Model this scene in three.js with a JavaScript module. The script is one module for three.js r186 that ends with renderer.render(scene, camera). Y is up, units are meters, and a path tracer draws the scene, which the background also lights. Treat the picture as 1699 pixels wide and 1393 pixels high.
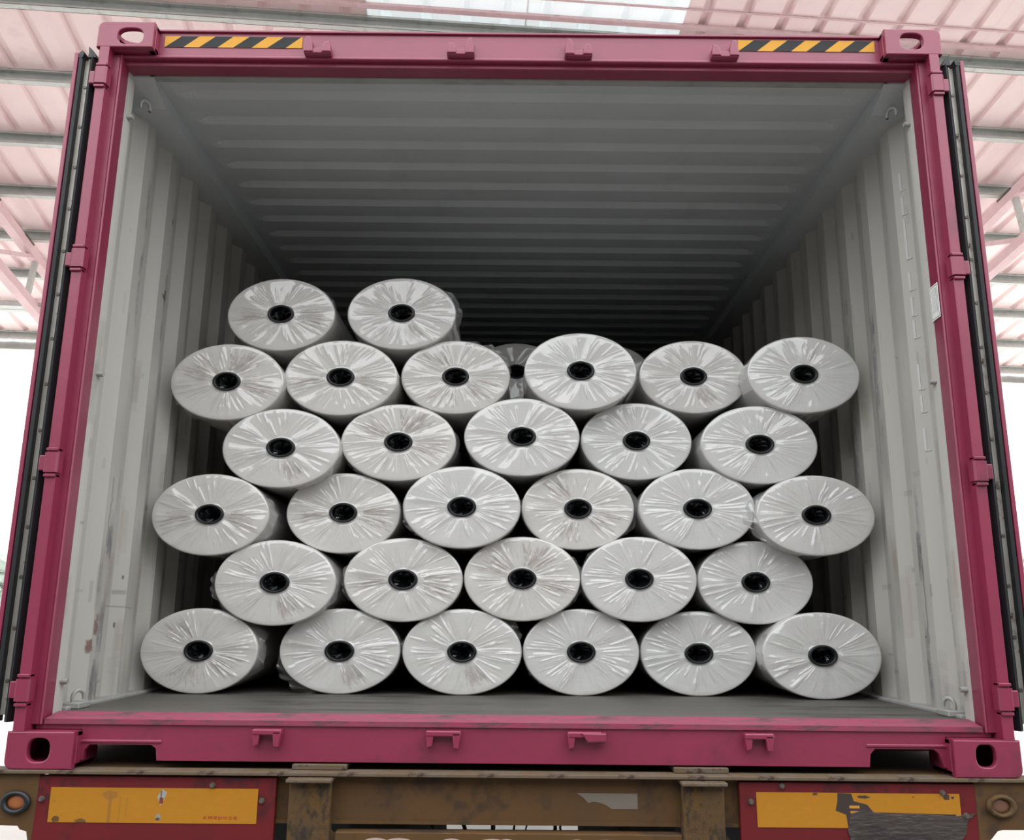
import * as THREE from 'three';
import { RoundedBoxGeometry } from 'three/addons/geometries/RoundedBoxGeometry.js';
import { mergeGeometries } from 'three/addons/utils/BufferGeometryUtils.js';

// ------------------------------------------------------------------ camera, sky, exposure
const scene = new THREE.Scene();
const renderer = new THREE.WebGLRenderer({ antialias: true });
renderer.toneMapping = THREE.LinearToneMapping;
renderer.toneMappingExposure = 1.0;
renderer.shadowMap.enabled = true;
const D2R = Math.PI / 180;
const camera = new THREE.PerspectiveCamera(51.657, 1699 / 1393, 0.05, 400);
camera.position.set(-0.0125, 0.3701, 2.2035);
camera.rotation.set(12.6575 * D2R, -0.0265 * D2R, 0.5283 * D2R, 'YXZ');

const SKY_LEVEL = 3.3;
function overcastSky() {                         // CIE overcast luminance: brightest overhead, a third of that at the horizon
  const W = 64, H = 32, data = new Float32Array(W * H * 4);
  for (let r = 0; r < H; r++) {
    const el = ((r + 0.5) / H - 0.5) * Math.PI, s = Math.max(0, Math.sin(el));
    const l = SKY_LEVEL * (0.62 + 0.76 * s);
    for (let k = 0; k < W; k++) data.set([l * 0.97, l, l * 1.03, 1], (r * W + k) * 4);
  }
  const t = new THREE.DataTexture(data, W, H, THREE.RGBAFormat, THREE.FloatType);
  t.mapping = THREE.EquirectangularReflectionMapping; t.magFilter = THREE.LinearFilter; t.needsUpdate = true;
  return t;
}
const sky = overcastSky();
scene.background = sky; scene.environment = sky;

// ------------------------------------------------------------------ helpers
let seedState = 1;
const reseed = (s) => { seedState = s >>> 0; };
const rnd = () => { seedState = (seedState + 0x6d2b79f5) | 0; let t = Math.imul(seedState ^ (seedState >>> 15), 1 | seedState); t = (t + Math.imul(t ^ (t >>> 7), 61 | t)) ^ t; return ((t ^ (t >>> 14)) >>> 0) / 4294967296; };
const rr = (a, b) => a + (b - a) * rnd();
const clamp = (x, a, b) => Math.min(b, Math.max(a, x));
const smooth = (a, b, x) => { const t = clamp((x - a) / (b - a), 0, 1); return t * t * (3 - 2 * t); };

function noiseGrid(seed, n) { reseed(seed); const g = new Float32Array(n * n); for (let i = 0; i < g.length; i++) g[i] = rnd(); return g; }
function fbm(seed, size, base, oct) {            // tileable value noise, 0..1
  const out = new Float32Array(size * size); let amp = 1, tot = 0;
  for (let o = 0; o < oct; o++) {
    const n = base << o, g = noiseGrid(seed + o * 17, n);
    for (let y = 0; y < size; y++) {
      const fy = y / size * n, y0 = Math.floor(fy), ty = fy - y0, sy = ty * ty * (3 - 2 * ty), ya = (y0 % n) * n, yb = ((y0 + 1) % n) * n;
      for (let x = 0; x < size; x++) {
        const fx = x / size * n, x0 = Math.floor(fx), tx = fx - x0, sx = tx * tx * (3 - 2 * tx), xa = x0 % n, xb = (x0 + 1) % n;
        out[y * size + x] += amp * ((g[ya + xa] * (1 - sx) + g[ya + xb] * sx) * (1 - sy) + (g[yb + xa] * (1 - sx) + g[yb + xb] * sx) * sy);
      }
    }
    tot += amp; amp *= 0.55;
  }
  for (let i = 0; i < out.length; i++) out[i] /= tot;
  return out;
}
function dataTex(size, fn, srgb = true) {
  const d = new Uint8Array(size * size * 4);
  for (let y = 0; y < size; y++) for (let x = 0; x < size; x++) { const c = fn(x, y, y * size + x); d.set([clamp(c[0], 0, 255), clamp(c[1], 0, 255), clamp(c[2], 0, 255), 255], (y * size + x) * 4); }
  const t = new THREE.DataTexture(d, size, size);
  t.wrapS = t.wrapT = THREE.RepeatWrapping; t.magFilter = THREE.LinearFilter; t.minFilter = THREE.LinearFilter;
  if (srgb) t.colorSpace = THREE.SRGBColorSpace;
  t.needsUpdate = true; return t;
}
function canvasTex(w, h, draw) {
  const c = document.createElement('canvas'); c.width = w; c.height = h; const g = c.getContext('2d'); draw(g, w, h);
  const t = new THREE.CanvasTexture(c); t.colorSpace = THREE.SRGBColorSpace; t.magFilter = THREE.LinearFilter; return t;
}
const mix3 = (a, b, t) => [a[0] + (b[0] - a[0]) * t, a[1] + (b[1] - a[1]) * t, a[2] + (b[2] - a[2]) * t];

// geometry: everything comes out non-indexed with position, normal and a uv in metres by the face's main axis
function boxUV(g) {
  g = g.index ? g.toNonIndexed() : g;
  const p = g.attributes.position, n = g.attributes.normal, uv = new Float32Array(p.count * 2);
  for (let i = 0; i < p.count; i++) {
    const f = i - (i % 3); let ax = 0, ay = 0, az = 0;
    for (let k = 0; k < 3; k++) { ax += Math.abs(n.getX(f + k)); ay += Math.abs(n.getY(f + k)); az += Math.abs(n.getZ(f + k)); }
    const x = p.getX(i), y = p.getY(i), z = p.getZ(i);
    if (az >= ax && az >= ay) { uv[i * 2] = x; uv[i * 2 + 1] = y; } else if (ax >= ay) { uv[i * 2] = z; uv[i * 2 + 1] = y; } else { uv[i * 2] = x; uv[i * 2 + 1] = z; }
  }
  const o = new THREE.BufferGeometry();
  o.setAttribute('position', p); o.setAttribute('normal', n); o.setAttribute('uv', new THREE.BufferAttribute(uv, 2));
  return o;
}
const span = (x0, x1, y0, y1, z0, z1, r = 0) => {     // box between two corners
  const w = Math.abs(x1 - x0), h = Math.abs(y1 - y0), d = Math.abs(z1 - z0);
  const g = r > 0 ? new RoundedBoxGeometry(w, h, d, 2, Math.min(r, w / 2.1, h / 2.1, d / 2.1)) : new THREE.BoxGeometry(w, h, d);
  g.translate((x0 + x1) / 2, (y0 + y1) / 2, (z0 + z1) / 2); return g;
};
const shapeOf = (pts) => new THREE.Shape(pts.map(([a, b]) => new THREE.Vector2(a, b)));
function extrudeZ(shape, z0, z1, bevel = 0) {         // outline in x,y, from z0 (back) to z1 (front)
  const g = new THREE.ExtrudeGeometry(shape, { depth: z1 - z0 - 2 * bevel, bevelEnabled: bevel > 0, bevelSize: bevel, bevelThickness: bevel, bevelOffset: -bevel, bevelSegments: 2, curveSegments: 14 });
  g.translate(0, 0, z0 + bevel); return g;
}
function extrudeY(pts, y0, y1) {                      // outline in x,z, drawn upwards
  const g = new THREE.ExtrudeGeometry(shapeOf(pts.map(([x, z]) => [x, -z])), { depth: y1 - y0, bevelEnabled: false });
  g.rotateX(-Math.PI / 2); g.translate(0, y0, 0); return g;
}
const cyl = (r, len, axis, x, y, z, seg = 18, r2 = r) => {
  const g = new THREE.CylinderGeometry(r2, r, len, seg); if (axis === 'x') g.rotateZ(Math.PI / 2); if (axis === 'z') g.rotateX(Math.PI / 2);
  g.translate(x, y, z); return g;
};
const used = new Map();
const numbered = (n) => { const k = used.get(n) ?? 0; used.set(n, k + 1); return k ? n + '_' + String(k).padStart(3, '0') : n; };
function shade(m) { m.castShadow = true; m.receiveShadow = true; return m; }
function part(name, geos, mat, parent, label) {
  const g = mergeGeometries([].concat(geos).map(boxUV));
  const m = shade(new THREE.Mesh(g, mat)); m.name = name; parent.add(m);
  if (label) m.userData.label = label;
  return m;
}
function raw(name, g, mat, parent, label) { const m = shade(new THREE.Mesh(g, mat)); m.name = name; parent.add(m); if (label) m.userData.label = label; return m; }
function thing(name, label, category, group, pos = [0, 0, 0]) {
  const o = new THREE.Group(); o.name = numbered(name); o.position.set(...pos); o.userData = { label, category }; if (group) o.userData.group = group; scene.add(o); return o;
}
function setting(name, label) { const o = new THREE.Group(); o.name = name; o.userData = { kind: 'structure', label }; scene.add(o); return o; }

// ------------------------------------------------------------------ materials
const N1 = fbm(11, 512, 4, 7), N2 = fbm(51, 512, 16, 5), N3 = fbm(91, 512, 3, 4);
const repeat = (t, rx, ry = rx) => { const c = t.clone(); c.repeat.set(rx, ry); c.needsUpdate = true; return c; };
function paintTex(base, dark, dirt, amount, chipAt, lo = 0.56) {  // paint with uneven tone, grime patches and small chips
  return dataTex(512, (x, y, i) => {
    let c = mix3(base, dark, smooth(0.35, 0.75, N1[i]) * 0.5);
    const d = smooth(lo, lo + 0.22, N3[i] * 0.55 + N2[i] * 0.45) * amount; c = mix3(c, dirt, d);
    if (N2[i] * 0.6 + N1[(i * 7) % N1.length] * 0.1 + N3[i] * 0.4 > chipAt) c = mix3(c, [60, 42, 40], 0.8);
    return c;
  });
}
const bumpTex = dataTex(512, (x, y, i) => { const v = 255 * (0.5 * N1[i] + 0.5 * N2[i]); return [v, v, v]; }, false);
const std = (o) => new THREE.MeshPhysicalMaterial(o);
const M = {};
M.pink = std({ map: repeat(paintTex([132, 40, 68], [120, 36, 60], [78, 33, 46], 0.3, 0.84), 1.4), roughness: 0.42, clearcoat: 0.35, clearcoatRoughness: 0.3, bumpMap: repeat(bumpTex, 3), bumpScale: 0.0008 });
M.pinkWorn = std({ map: repeat(paintTex([146, 58, 84], [112, 72, 80], [84, 66, 68], 0.9, 0.74, 0.46), 2.5, 8), roughness: 0.55, bumpMap: repeat(bumpTex, 4), bumpScale: 0.001 });
M.grey = std({ map: repeat(paintTex([180, 183, 184], [171, 174, 175], [153, 155, 156], 0.35, 0.9), 1.0), roughness: 0.45, bumpMap: repeat(bumpTex, 2), bumpScale: 0.0006 });
M.ceil = std({ map: M.grey.map, roughness: 0.45, bumpMap: M.grey.bumpMap, bumpScale: 0.0006 });
M.grey = std({ map: repeat(paintTex([152, 152, 148], [143, 143, 140], [120, 118, 114], 0.6, 0.9, 0.5), 1.0), roughness: 0.5, bumpMap: repeat(bumpTex, 2), bumpScale: 0.0006 });
M.floor = std({ map: repeat(paintTex([86, 82, 76], [70, 67, 62], [50, 47, 44], 0.8, 0.9, 0.48), 0.7, 5), roughness: 0.6, bumpMap: repeat(bumpTex, 1, 5), bumpScale: 0.001 });
M.rubber = std({ color: 0x14171a, roughness: 0.5 });
M.seal = std({ map: repeat(paintTex([168, 163, 155], [140, 130, 120], [96, 78, 66], 0.8, 0.72), 3), roughness: 0.4, metalness: 0.35 });
M.bolt = std({ color: 0x6d665f, roughness: 0.45, metalness: 0.6 });
M.dark = std({ color: 0x15130f, roughness: 0.8 });
M.ochre = std({ map: repeat(paintTex([88, 63, 36], [74, 55, 36], [52, 42, 36], 0.8, 0.86, 0.5), 1.6), specularIntensity: 0.5, roughness: 0.75, bumpMap: repeat(bumpTex, 3), bumpScale: 0.0015 });
M.ochreBare = std({ map: repeat(paintTex([88, 64, 34], [70, 60, 50], [42, 37, 35], 0.9, 0.7, 0.44), 7, 4), specularIntensity: 0.5, roughness: 0.75, bumpMap: repeat(bumpTex, 6), bumpScale: 0.003 });
M.deckEdge = std({ map: repeat(paintTex([98, 86, 74], [88, 66, 36], [54, 46, 40], 0.8, 0.7), 6), specularIntensity: 0.5, roughness: 0.75 });
M.red = std({ map: repeat(paintTex([100, 22, 27], [86, 21, 26], [52, 24, 27], 0.8, 0.75, 0.5), 2), roughness: 0.6, specularIntensity: 0.6 });
M.zinc = std({ map: repeat(paintTex([196, 199, 194], [172, 176, 172], [150, 152, 150], 0.5, 0.9), 2), roughness: 0.45, metalness: 0.35 });
M.trussPaint = std({ map: repeat(paintTex([220, 190, 192], [200, 168, 172], [170, 140, 146], 0.6, 0.9), 2), roughness: 0.5 });
M.sheet = std({ map: repeat(paintTex([247, 226, 224], [241, 214, 214], [228, 190, 194], 0.4, 0.95), 0.6), roughness: 0.45 });
M.skylight = std({ color: new THREE.Color(0.92, 0.95, 0.95), roughness: 1, transmission: 0.33, thickness: 0 });
M.concrete = std({ map: repeat(paintTex([222, 220, 214], [212, 209, 203], [190, 187, 180], 0.5, 0.9), 0.12), roughness: 0.9 });
M.bay = std({ map: repeat(paintTex([120, 118, 115], [110, 108, 105], [92, 90, 87], 0.6, 0.9), 0.2), roughness: 0.85 });
M.addedWall = std({ map: repeat(paintTex([112, 113, 112], [104, 105, 104], [92, 92, 90], 0.5, 0.95), 0.4), roughness: 0.7 });
M.coreBlack = std({ color: 0x101214, roughness: 0.38, bumpMap: repeat(bumpTex, 6), bumpScale: 0.0006 });
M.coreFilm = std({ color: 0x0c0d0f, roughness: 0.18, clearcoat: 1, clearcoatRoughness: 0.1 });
M.film = std({ color: new THREE.Color(0.83, 0.827, 0.82), roughness: 0.085, ior: 1.65, transmission: 0.74, thickness: 0, clearcoat: 1, clearcoatRoughness: 0.08, side: THREE.DoubleSide });
M.filmClear = std({ color: new THREE.Color(0.9, 0.9, 0.9), roughness: 0.12, ior: 1.7, transmission: 0.9, thickness: 0, clearcoat: 1, clearcoatRoughness: 0.1, side: THREE.DoubleSide });
M.side = std({ color: new THREE.Color(0.74, 0.735, 0.725), roughness: 0.6 });

// ------------------------------------------------------------------ setting: ground and the shed roof
const ground = setting('floor', 'pale concrete yard under and around the trailer');
part('yard', span(-120, 120, -1.35, -1.05, -140, 60), M.concrete, ground);
part('added_dark_slab', span(-9, 9, -1.06, -1.046, -2.4, 9, 0.004), M.bay, ground, 'dark concrete slab added to cut light bounced into the container');  // unseen dark slab laid over the yard to cut bounced light

// roof frame: local x along the purlins, local y out of the sheets, local -z down the slope towards the eave
const roof = setting('ceiling', 'pale pink corrugated shed roof on galvanised purlins');
const ROOF_N = new THREE.Vector3(0, 1, 0).applyEuler(new THREE.Euler(-9.5 * D2R, 5 * D2R, 0, 'YXZ'));
roof.rotation.set(-9.5 * D2R, 5 * D2R, 0, 'YXZ');
roof.position.copy(camera.position).addScaledVector(ROOF_N, 5.5);
const EAVE = 11.12, TOPV = 1.2, SHEET = 1.25;
function sheetGeo(len) {                              // four ribs, rising outwards, one lap at the edge
  const pts = [], n = 4, p = SHEET / n, h = 0.035;
  for (let k = 0; k < n; k++) { const x = k * p; pts.push([x, 0], [x + p * 0.36, 0], [x + p * 0.44, h], [x + p * 0.58, h], [x + p * 0.66, 0]); }
  pts.push([SHEET + 0.012, 0.001]);
  const t = 0.0025, poly = [...pts, ...pts.slice().reverse().map(([a, b]) => [a, b + t])];
  return extrudeZ(shapeOf(poly), 0, len);
}
const sheetShared = boxUV(sheetGeo(EAVE - TOPV));
for (let k = -9; k <= 11; k++) {
  const lit = k === 2 || k === 3;
  const m = raw('roof_sheet', sheetShared, lit ? M.skylight : M.sheet, roof, lit ? 'translucent white skylight sheet' : undefined);
  m.position.set(-3.15 + (k + 0) * SHEET, 0, -EAVE);
}
const PW = 27, PX = -14.4;
const purlinPts = (() => { const h = 0.125, f = 0.052, l = 0.02, t = 0.004;   // C section open towards the camera side (local +z)
  const g = [];
  g.push(span(PX, PX + PW, -h, 0, 0, t)); g.push(span(PX, PX + PW, -t, 0, 0, f)); g.push(span(PX, PX + PW, -h, -h + t, 0, f));
  g.push(span(PX, PX + PW, -l, 0, f - t, f)); g.push(span(PX, PX + PW, -h, -h + l, f - t, f));
  return mergeGeometries(g.map(boxUV)); })();
for (let k = 0; k < 13; k++) { const v = 10.81 - 0.805 * k; if (v < TOPV) break; raw('purlin', purlinPts, M.zinc, roof).position.set(0, -0.001, -v - 0.052); }
part('lap_beam', [span(PX, PX + PW, -0.03, -0.001, -5.09, -5.045, 0.004), span(PX, PX + PW, -0.012, -0.001, -4.91, -4.895)], M.trussPaint, roof, 'pale pink flat bar under a sheet lap');
part('eave_gutter', [span(PX, PX + PW, -0.17, -0.16, -EAVE - 0.02, -EAVE + 0.09), span(PX, PX + PW, -0.17, 0.0, -EAVE - 0.03, -EAVE - 0.02)], M.zinc, roof);

function truss(u, label) {                            // a rafter truss running down the slope under the purlins
  const o = thing('roof_truss', label, 'truss', 'painted rafter trusses'); o.position.copy(roof.position); o.rotation.copy(roof.rotation);
  const top = -0.18, low = -0.70, w = 0.05;
  part('top_chord', span(u - w, u + w, top - 0.05, top + 0.05, -EAVE + 0.1, -TOPV - 0.1), M.trussPaint, o);
  part('bottom_chord', span(u - w, u + w, low - 0.05, low + 0.05, -EAVE + 0.5, -TOPV - 0.3), M.trussPaint, o);
  const bar = (v0, y0, v1, y1, r) => { const a = new THREE.Vector3(u, y0, -v0), b = new THREE.Vector3(u, y1, -v1), L = a.distanceTo(b), g = new THREE.BoxGeometry(r, r, L);
    g.applyMatrix4(new THREE.Matrix4().lookAt(a, b, new THREE.Vector3(1, 0, 0))); g.translate((a.x + b.x) / 2, (a.y + b.y) / 2, (a.z + b.z) / 2); return g; };
  for (let v = 1.7; v < EAVE - 0.9; v += 1.0) { part('web_post', bar(v, low, v, top, 0.05), M.zinc, o); part('web_brace', bar(v, low, v + 0.95, top, 0.045), M.trussPaint, o); }
  part('tie_angle', span(u - 0.6, u + 0.6, low + 0.02, low + 0.07, -8.96, -8.88), M.zinc, o);
  for (let k = 0; k < 12; k++) { const v = 10.81 - 0.805 * k; part('cleat', span(u - 0.06, u + 0.06, top + 0.04, top + 0.06, -v - 0.1, -v + 0.12), M.bolt, o); }
  return o;
}
truss(-4.5, 'pink painted roof truss to the left of the open container');
truss(5.68, 'pink painted roof truss to the right of the open container');
for (const [x, z, lab] of [[-5.6, -10.6, 'left rear'], [6.9, -11.4, 'right rear'], [-7.4, 0.9, 'left front'], [7.4, 0.2, 'right front']]) {
  const c = thing('steel_column', 'steel column carrying the shed roof at its ' + lab + ' corner', 'column', 'shed columns');
  const yTop = camera.position.y + 5.5 / Math.cos(9.5 * D2R) + (z - camera.position.z) * Math.tan(9.5 * D2R) - 0.3;
  part('post', [span(x - 0.09, x + 0.09, -1.05, yTop, z - 0.09, z - 0.075), span(x - 0.09, x + 0.09, -1.05, yTop, z + 0.075, z + 0.09), span(x - 0.006, x + 0.006, -1.05, yTop, z - 0.08, z + 0.08)], M.trussPaint, c);
  part('base_plate', span(x - 0.16, x + 0.16, -1.05, -1.03, z - 0.16, z + 0.16), M.trussPaint, c);
}

// unseen warehouse front added behind the photographer to keep low light off the container
const lightBlock = setting('added_wall_back', 'unseen panelled warehouse wall added to block low sky light');
for (let k = 0; k < 14; k++) part('added_wall_panel', span(-14 + k * 2 + 0.01, -12.01 + k * 2, -1.05, 2.9, 5.2, 5.3, 0.01), M.addedWall, lightBlock);
part('added_wall_cap', span(-14, 14, 2.9, 3.0, 5.1, 5.4), M.zinc, lightBlock);

// ------------------------------------------------------------------ the container
const box = thing('shipping_container', 'magenta pink steel shipping container with both rear doors swung open', 'container');
const HW = 1.219, TOP = 2.038, FLOOR = 0.122, CEIL = 1.93, BACK = -8.1;

// side walls: trapezoid corrugation in plan, grey inside and pink outside
function wallProfile(s) {
  const p = [[1.1565, -0.081], [1.1525, -0.096], [1.1505, -0.108], [1.1505, -0.115], [1.156, -0.124], [1.188, -0.142], [1.195, -0.152], [1.195, -0.225], [1.168, -0.27]];
  for (let k = 0; k < 39; k++) { const z = -0.331 - 0.195 * k; p.push([1.168, z], [1.196, z - 0.04], [1.196, z - 0.092], [1.168, z - 0.134]); }
  p.push([1.168, BACK]);
  return p.map(([x, z]) => [s * x, z]);
}
function sheetFromProfile(p, y0, y1, texSize, flip) {   // flat-shaded vertical sheet, uv = metres / texSize
  const pos = [], uv = [], nor = [];
  for (let i = 0; i + 1 < p.length; i++) {
    const a = p[i], b = p[i + 1]; let nx = a[1] - b[1], nz = b[0] - a[0]; const L = Math.hypot(nx, nz); nx /= L; nz /= L; if (flip) { nx = -nx; nz = -nz; }
    const q = [[a, y0], [b, y0], [b, y1], [a, y0], [b, y1], [a, y1]];
    if (flip) q.reverse();
    for (const [c, y] of q) { pos.push(c[0], y, c[1]); uv.push(-c[1] / texSize, y / texSize); nor.push(nx, 0, nz); }
  }
  const g = new THREE.BufferGeometry();
  g.setAttribute('position', new THREE.Float32BufferAttribute(pos, 3)); g.setAttribute('normal', new THREE.Float32BufferAttribute(nor, 3)); g.setAttribute('uv', new THREE.Float32BufferAttribute(uv, 2));
  return g;
}
function wallTex(marks, seed) {                        // 2.1 m by 2.1 m of wall: paint tone, faint rubbed grime, and the scuffs where the photo has them
  return canvasTex(1024, 1024, (g, w, h) => {
    const P = (z, y) => [-z / 2.1 * w, h - y / 2.1 * h];
    g.fillStyle = 'rgb(172,169,162)'; g.fillRect(0, 0, w, h); reseed(seed);
    for (let i = 0; i < 240; i++) { const v = 148 + 35 * rnd(); g.fillStyle = `rgba(${v},${v},${v - 3},0.07)`; g.fillRect(rnd() * w, rnd() * h, rr(4, 26), rr(40, 260)); }
    for (let i = 0; i < 260; i++) { const v = rr(62, 125); g.fillStyle = `rgba(${v},${v},${v},${rr(0.05, 0.22)})`; g.fillRect(rnd() * w, rnd() * h, rr(1, 5), rr(4, 46)); }
    for (let i = 0; i < 120; i++) { const y0 = h * rr(0.45, 1), x0 = rnd() * w; g.fillStyle = `rgba(${rr(110, 135)},${rr(102, 122)},${rr(92, 112)},0.10)`; for (let k = 0; k < 4; k++) g.fillRect(x0 + rr(-6, 6), y0 + rr(-20, 20), rr(3, 14), rr(20, 90)); }
    for (let i = 0; i < 40; i++) { const v = rr(60, 110); g.fillStyle = `rgba(${v},${v},${v},${rr(0.1, 0.3)})`; g.fillRect(rnd() * w, h * rr(0.55, 0.95), rr(6, 26), rr(2, 9)); }
    for (const m of marks) {
      const [x, y] = P(m[1], m[2]); g.save(); g.translate(x, y);
      if (m[0] === 'streak') { g.strokeStyle = `rgba(58,56,54,${m[5] ?? 0.7})`; g.lineWidth = m[4]; g.beginPath(); g.moveTo(0, 0); for (let k = 1; k <= 12; k++) g.lineTo((rnd() - 0.5) * m[4] * 1.4, k / 12 * m[3] / 2.1 * h); g.stroke(); }
      if (m[0] === 'rust') { for (let k = 0; k < 34; k++) { g.fillStyle = `rgba(${rr(100, 132)},${rr(84, 98)},${rr(74, 86)},0.4)`; g.fillRect(rr(-5, 3), rnd() * m[3] / 2.1 * h, rr(2, 7), rr(3, 9)); } }
      if (m[0] === 'smear') { for (let k = 0; k < 90; k++) { const v = rr(80, 125); g.fillStyle = `rgba(${v},${v},${v},0.16)`; g.fillRect(rr(-m[4], m[4]), rnd() * m[3] / 2.1 * h, rr(2, 8), rr(6, 30)); } }
      if (m[0] === 'spot') { g.fillStyle = 'rgba(48,46,44,0.85)'; g.beginPath(); g.ellipse(0, 0, m[3], m[4], 0, 0, 7); g.fill(); }
      if (m[0] === 'print') { g.fillStyle = 'rgba(22,22,24,0.9)'; for (let r = 0; r < 3; r++) for (let k = 0; k < 3; k++) g.fillRect(-9 + k * 6 + (r === 2 ? -3 : 0), r * 13, rr(2.5, 4), rr(6, 9)); g.fillRect(0, 40, 3, 7); }
      if (m[0] === 'line') { g.strokeStyle = 'rgba(100,98,96,0.4)'; g.lineWidth = 2; g.beginPath(); g.moveTo(0, 0); g.lineTo(m[3] / 2.1 * w, m[4]); g.stroke(); }
      g.restore();
    }
  });
}
const marksL = [['streak', -0.139, 0.545, 0.2, 3], ['streak', -0.128, 0.4, 0.12, 6, 0.4], ['rust', -0.35, 0.93, 0.03], ['rust', -0.285, 0.365, 0.05], ['rust', -0.265, 0.295, 0.025], ['smear', -0.325, 0.4, 0.12, 14], ['smear', -0.14, 1.5, 0.12, 8], ['smear', -0.31, 0.24, 0.11, 12],
  ['smear', -0.53, 1.5, 0.25, 9], ['streak', -0.533, 1.42, 0.05, 8, 0.6], ['line', -0.35, 0.388, 0.16, 4], ['spot', -0.361, 1.122, 4, 4], ['print', -0.545, 1.72], ['spot', -0.54, 1.6, 3, 5], ['smear', -0.33, 1.75, 0.5, 10], ['spot', -0.45, 0.47, 1, 3], ['spot', -0.44, 0.33, 1, 4], ['streak', -0.3, 0.75, 0.2, 3, 0.35], ['smear', -0.33, 0.62, 0.06, 14]];
const marksR = [['smear', -0.33, 0.36, 0.2, 10], ['spot', -0.33, 0.32, 3, 2], ['spot', -0.33, 0.25, 1, 4], ['streak', -0.14, 0.9, 0.16, 3, 0.5], ['smear', -0.15, 0.75, 0.16, 7], ['spot', -0.15, 0.88, 6, 3], ['spot', -0.15, 1.62, 3, 5], ['streak', -0.52, 1.75, 0.9, 3, 0.25], ['smear', -0.5, 1.35, 0.3, 6], ['streak', -0.31, 0.52, 0.22, 3, 0.4], ['spot', -0.15, 1.37, 5, 4], ['smear', -0.7, 1.5, 0.7, 8], ['line', -0.4, 1.16, 0.02, -8], ['smear', -0.32, 0.62, 0.1, 8]];
const greyWall = (marks, seed) => { const t = wallTex(marks, seed); t.wrapS = t.wrapT = THREE.MirroredRepeatWrapping; return std({ map: t, roughness: 0.42, bumpMap: repeat(bumpTex, 2), bumpScale: 0.0005 }); };
function railGeo(s) {                                  // top rail, its lower edge cut away where it meets the door header
  const g = new THREE.ExtrudeGeometry(shapeOf([[-0.1, 1.931], [-0.1, 1.924], [-0.2, 1.882], [BACK, 1.882], [BACK, 1.931]]), { depth: 0.122, bevelEnabled: false });
  g.rotateY(-Math.PI / 2); g.translate(s > 0 ? 1.212 : -1.09, 0, 0); return g;   // outline (z, y) swept along -x
}
for (const s of [-1, 1]) {
  const p = wallProfile(s);
  const w = raw('side_wall', sheetFromProfile(p, 0.1, 1.9, 2.1, s > 0), greyWall(s < 0 ? marksL : marksR, s < 0 ? 5 : 9), box, 'grey corrugated inner side of the wall');
  raw('post_liner', sheetFromProfile(p.slice(0, 8), 1.9, 1.936, 2.1, s > 0), w.material, w);
  raw('outer_skin', sheetFromProfile(p.slice(5).map(([x, z]) => [x + s * 0.006, z]), 0.1, 2.0, 1, s < 0), M.pink, w);
  part('floor_rail', span(s * 1.145, s * 1.2, FLOOR - 0.01, FLOOR + 0.008, -0.13, BACK, 0.004), M.grey, box);
  part('bottom_side_rail', span(s * 1.15, s * HW, 0.02, 0.118, -0.12, BACK), M.pink, box);
  part('top_side_rail', [railGeo(s), span(s * 1.16, s * HW, 1.93, 2.02, -0.12, BACK)], M.ceil, box);
}
part('front_wall', span(-1.18, 1.18, 0.1, 2.0, BACK, BACK - 0.05), M.grey, box);
part('floor_board', span(-1.15, 1.15, 0.09, FLOOR, -0.1, BACK, 0.002), M.floor, box);

// roof panel: pressed ribs across the width, fading out before the rails
{
  const xs = []; for (let k = 0; k <= 26; k++) xs.push(-1.11 + 2.22 * k / 26);
  const ex = [-1.11, -1.075, -1.06, -1.045, -1.03, -1.015, -1.0, -0.98, -0.5, 0, 0.5, 0.98, 1.0, 1.015, 1.03, 1.045, 1.06, 1.075, 1.11];
  const prof = [[-0.1, 0]];                            // z, height (0 = low flat, 1 = raised flat)
  for (let k = 0; k < 55; k++) { const z = -0.205 - 0.1435 * k; prof.push([z + 0.062, 0], [z + 0.052, 1], [z + 0.008, 1], [z - 0.014, 0]); }
  prof.push([BACK, 0]); prof.sort((a, b) => b[0] - a[0]);
  const H = 0.017, fade = (x) => 1 - smooth(0.995, 1.06, Math.abs(x)), pos = [], uv = [];
  for (let i = 0; i + 1 < prof.length; i++) for (let j = 0; j + 1 < ex.length; j++) {
    const v = (a, x) => [x, CEIL + H * a[1] * fade(x), a[0]], A = v(prof[i], ex[j]), B = v(prof[i], ex[j + 1]), C = v(prof[i + 1], ex[j + 1]), D = v(prof[i + 1], ex[j]);
    for (const q of [A, C, B, A, D, C]) { pos.push(...q); uv.push(q[0], q[2]); }
  }
  const g = new THREE.BufferGeometry(); g.setAttribute('position', new THREE.Float32BufferAttribute(pos, 3)); g.setAttribute('uv', new THREE.Float32BufferAttribute(uv, 2)); g.computeVertexNormals();
  const rp = raw('roof_panel', g, M.ceil, box, 'grey pressed roof panel seen from below');
  part('outer_skin', span(-1.19, 1.19, 1.985, 2.012, -0.12, BACK), M.pink, rp);
}

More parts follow.
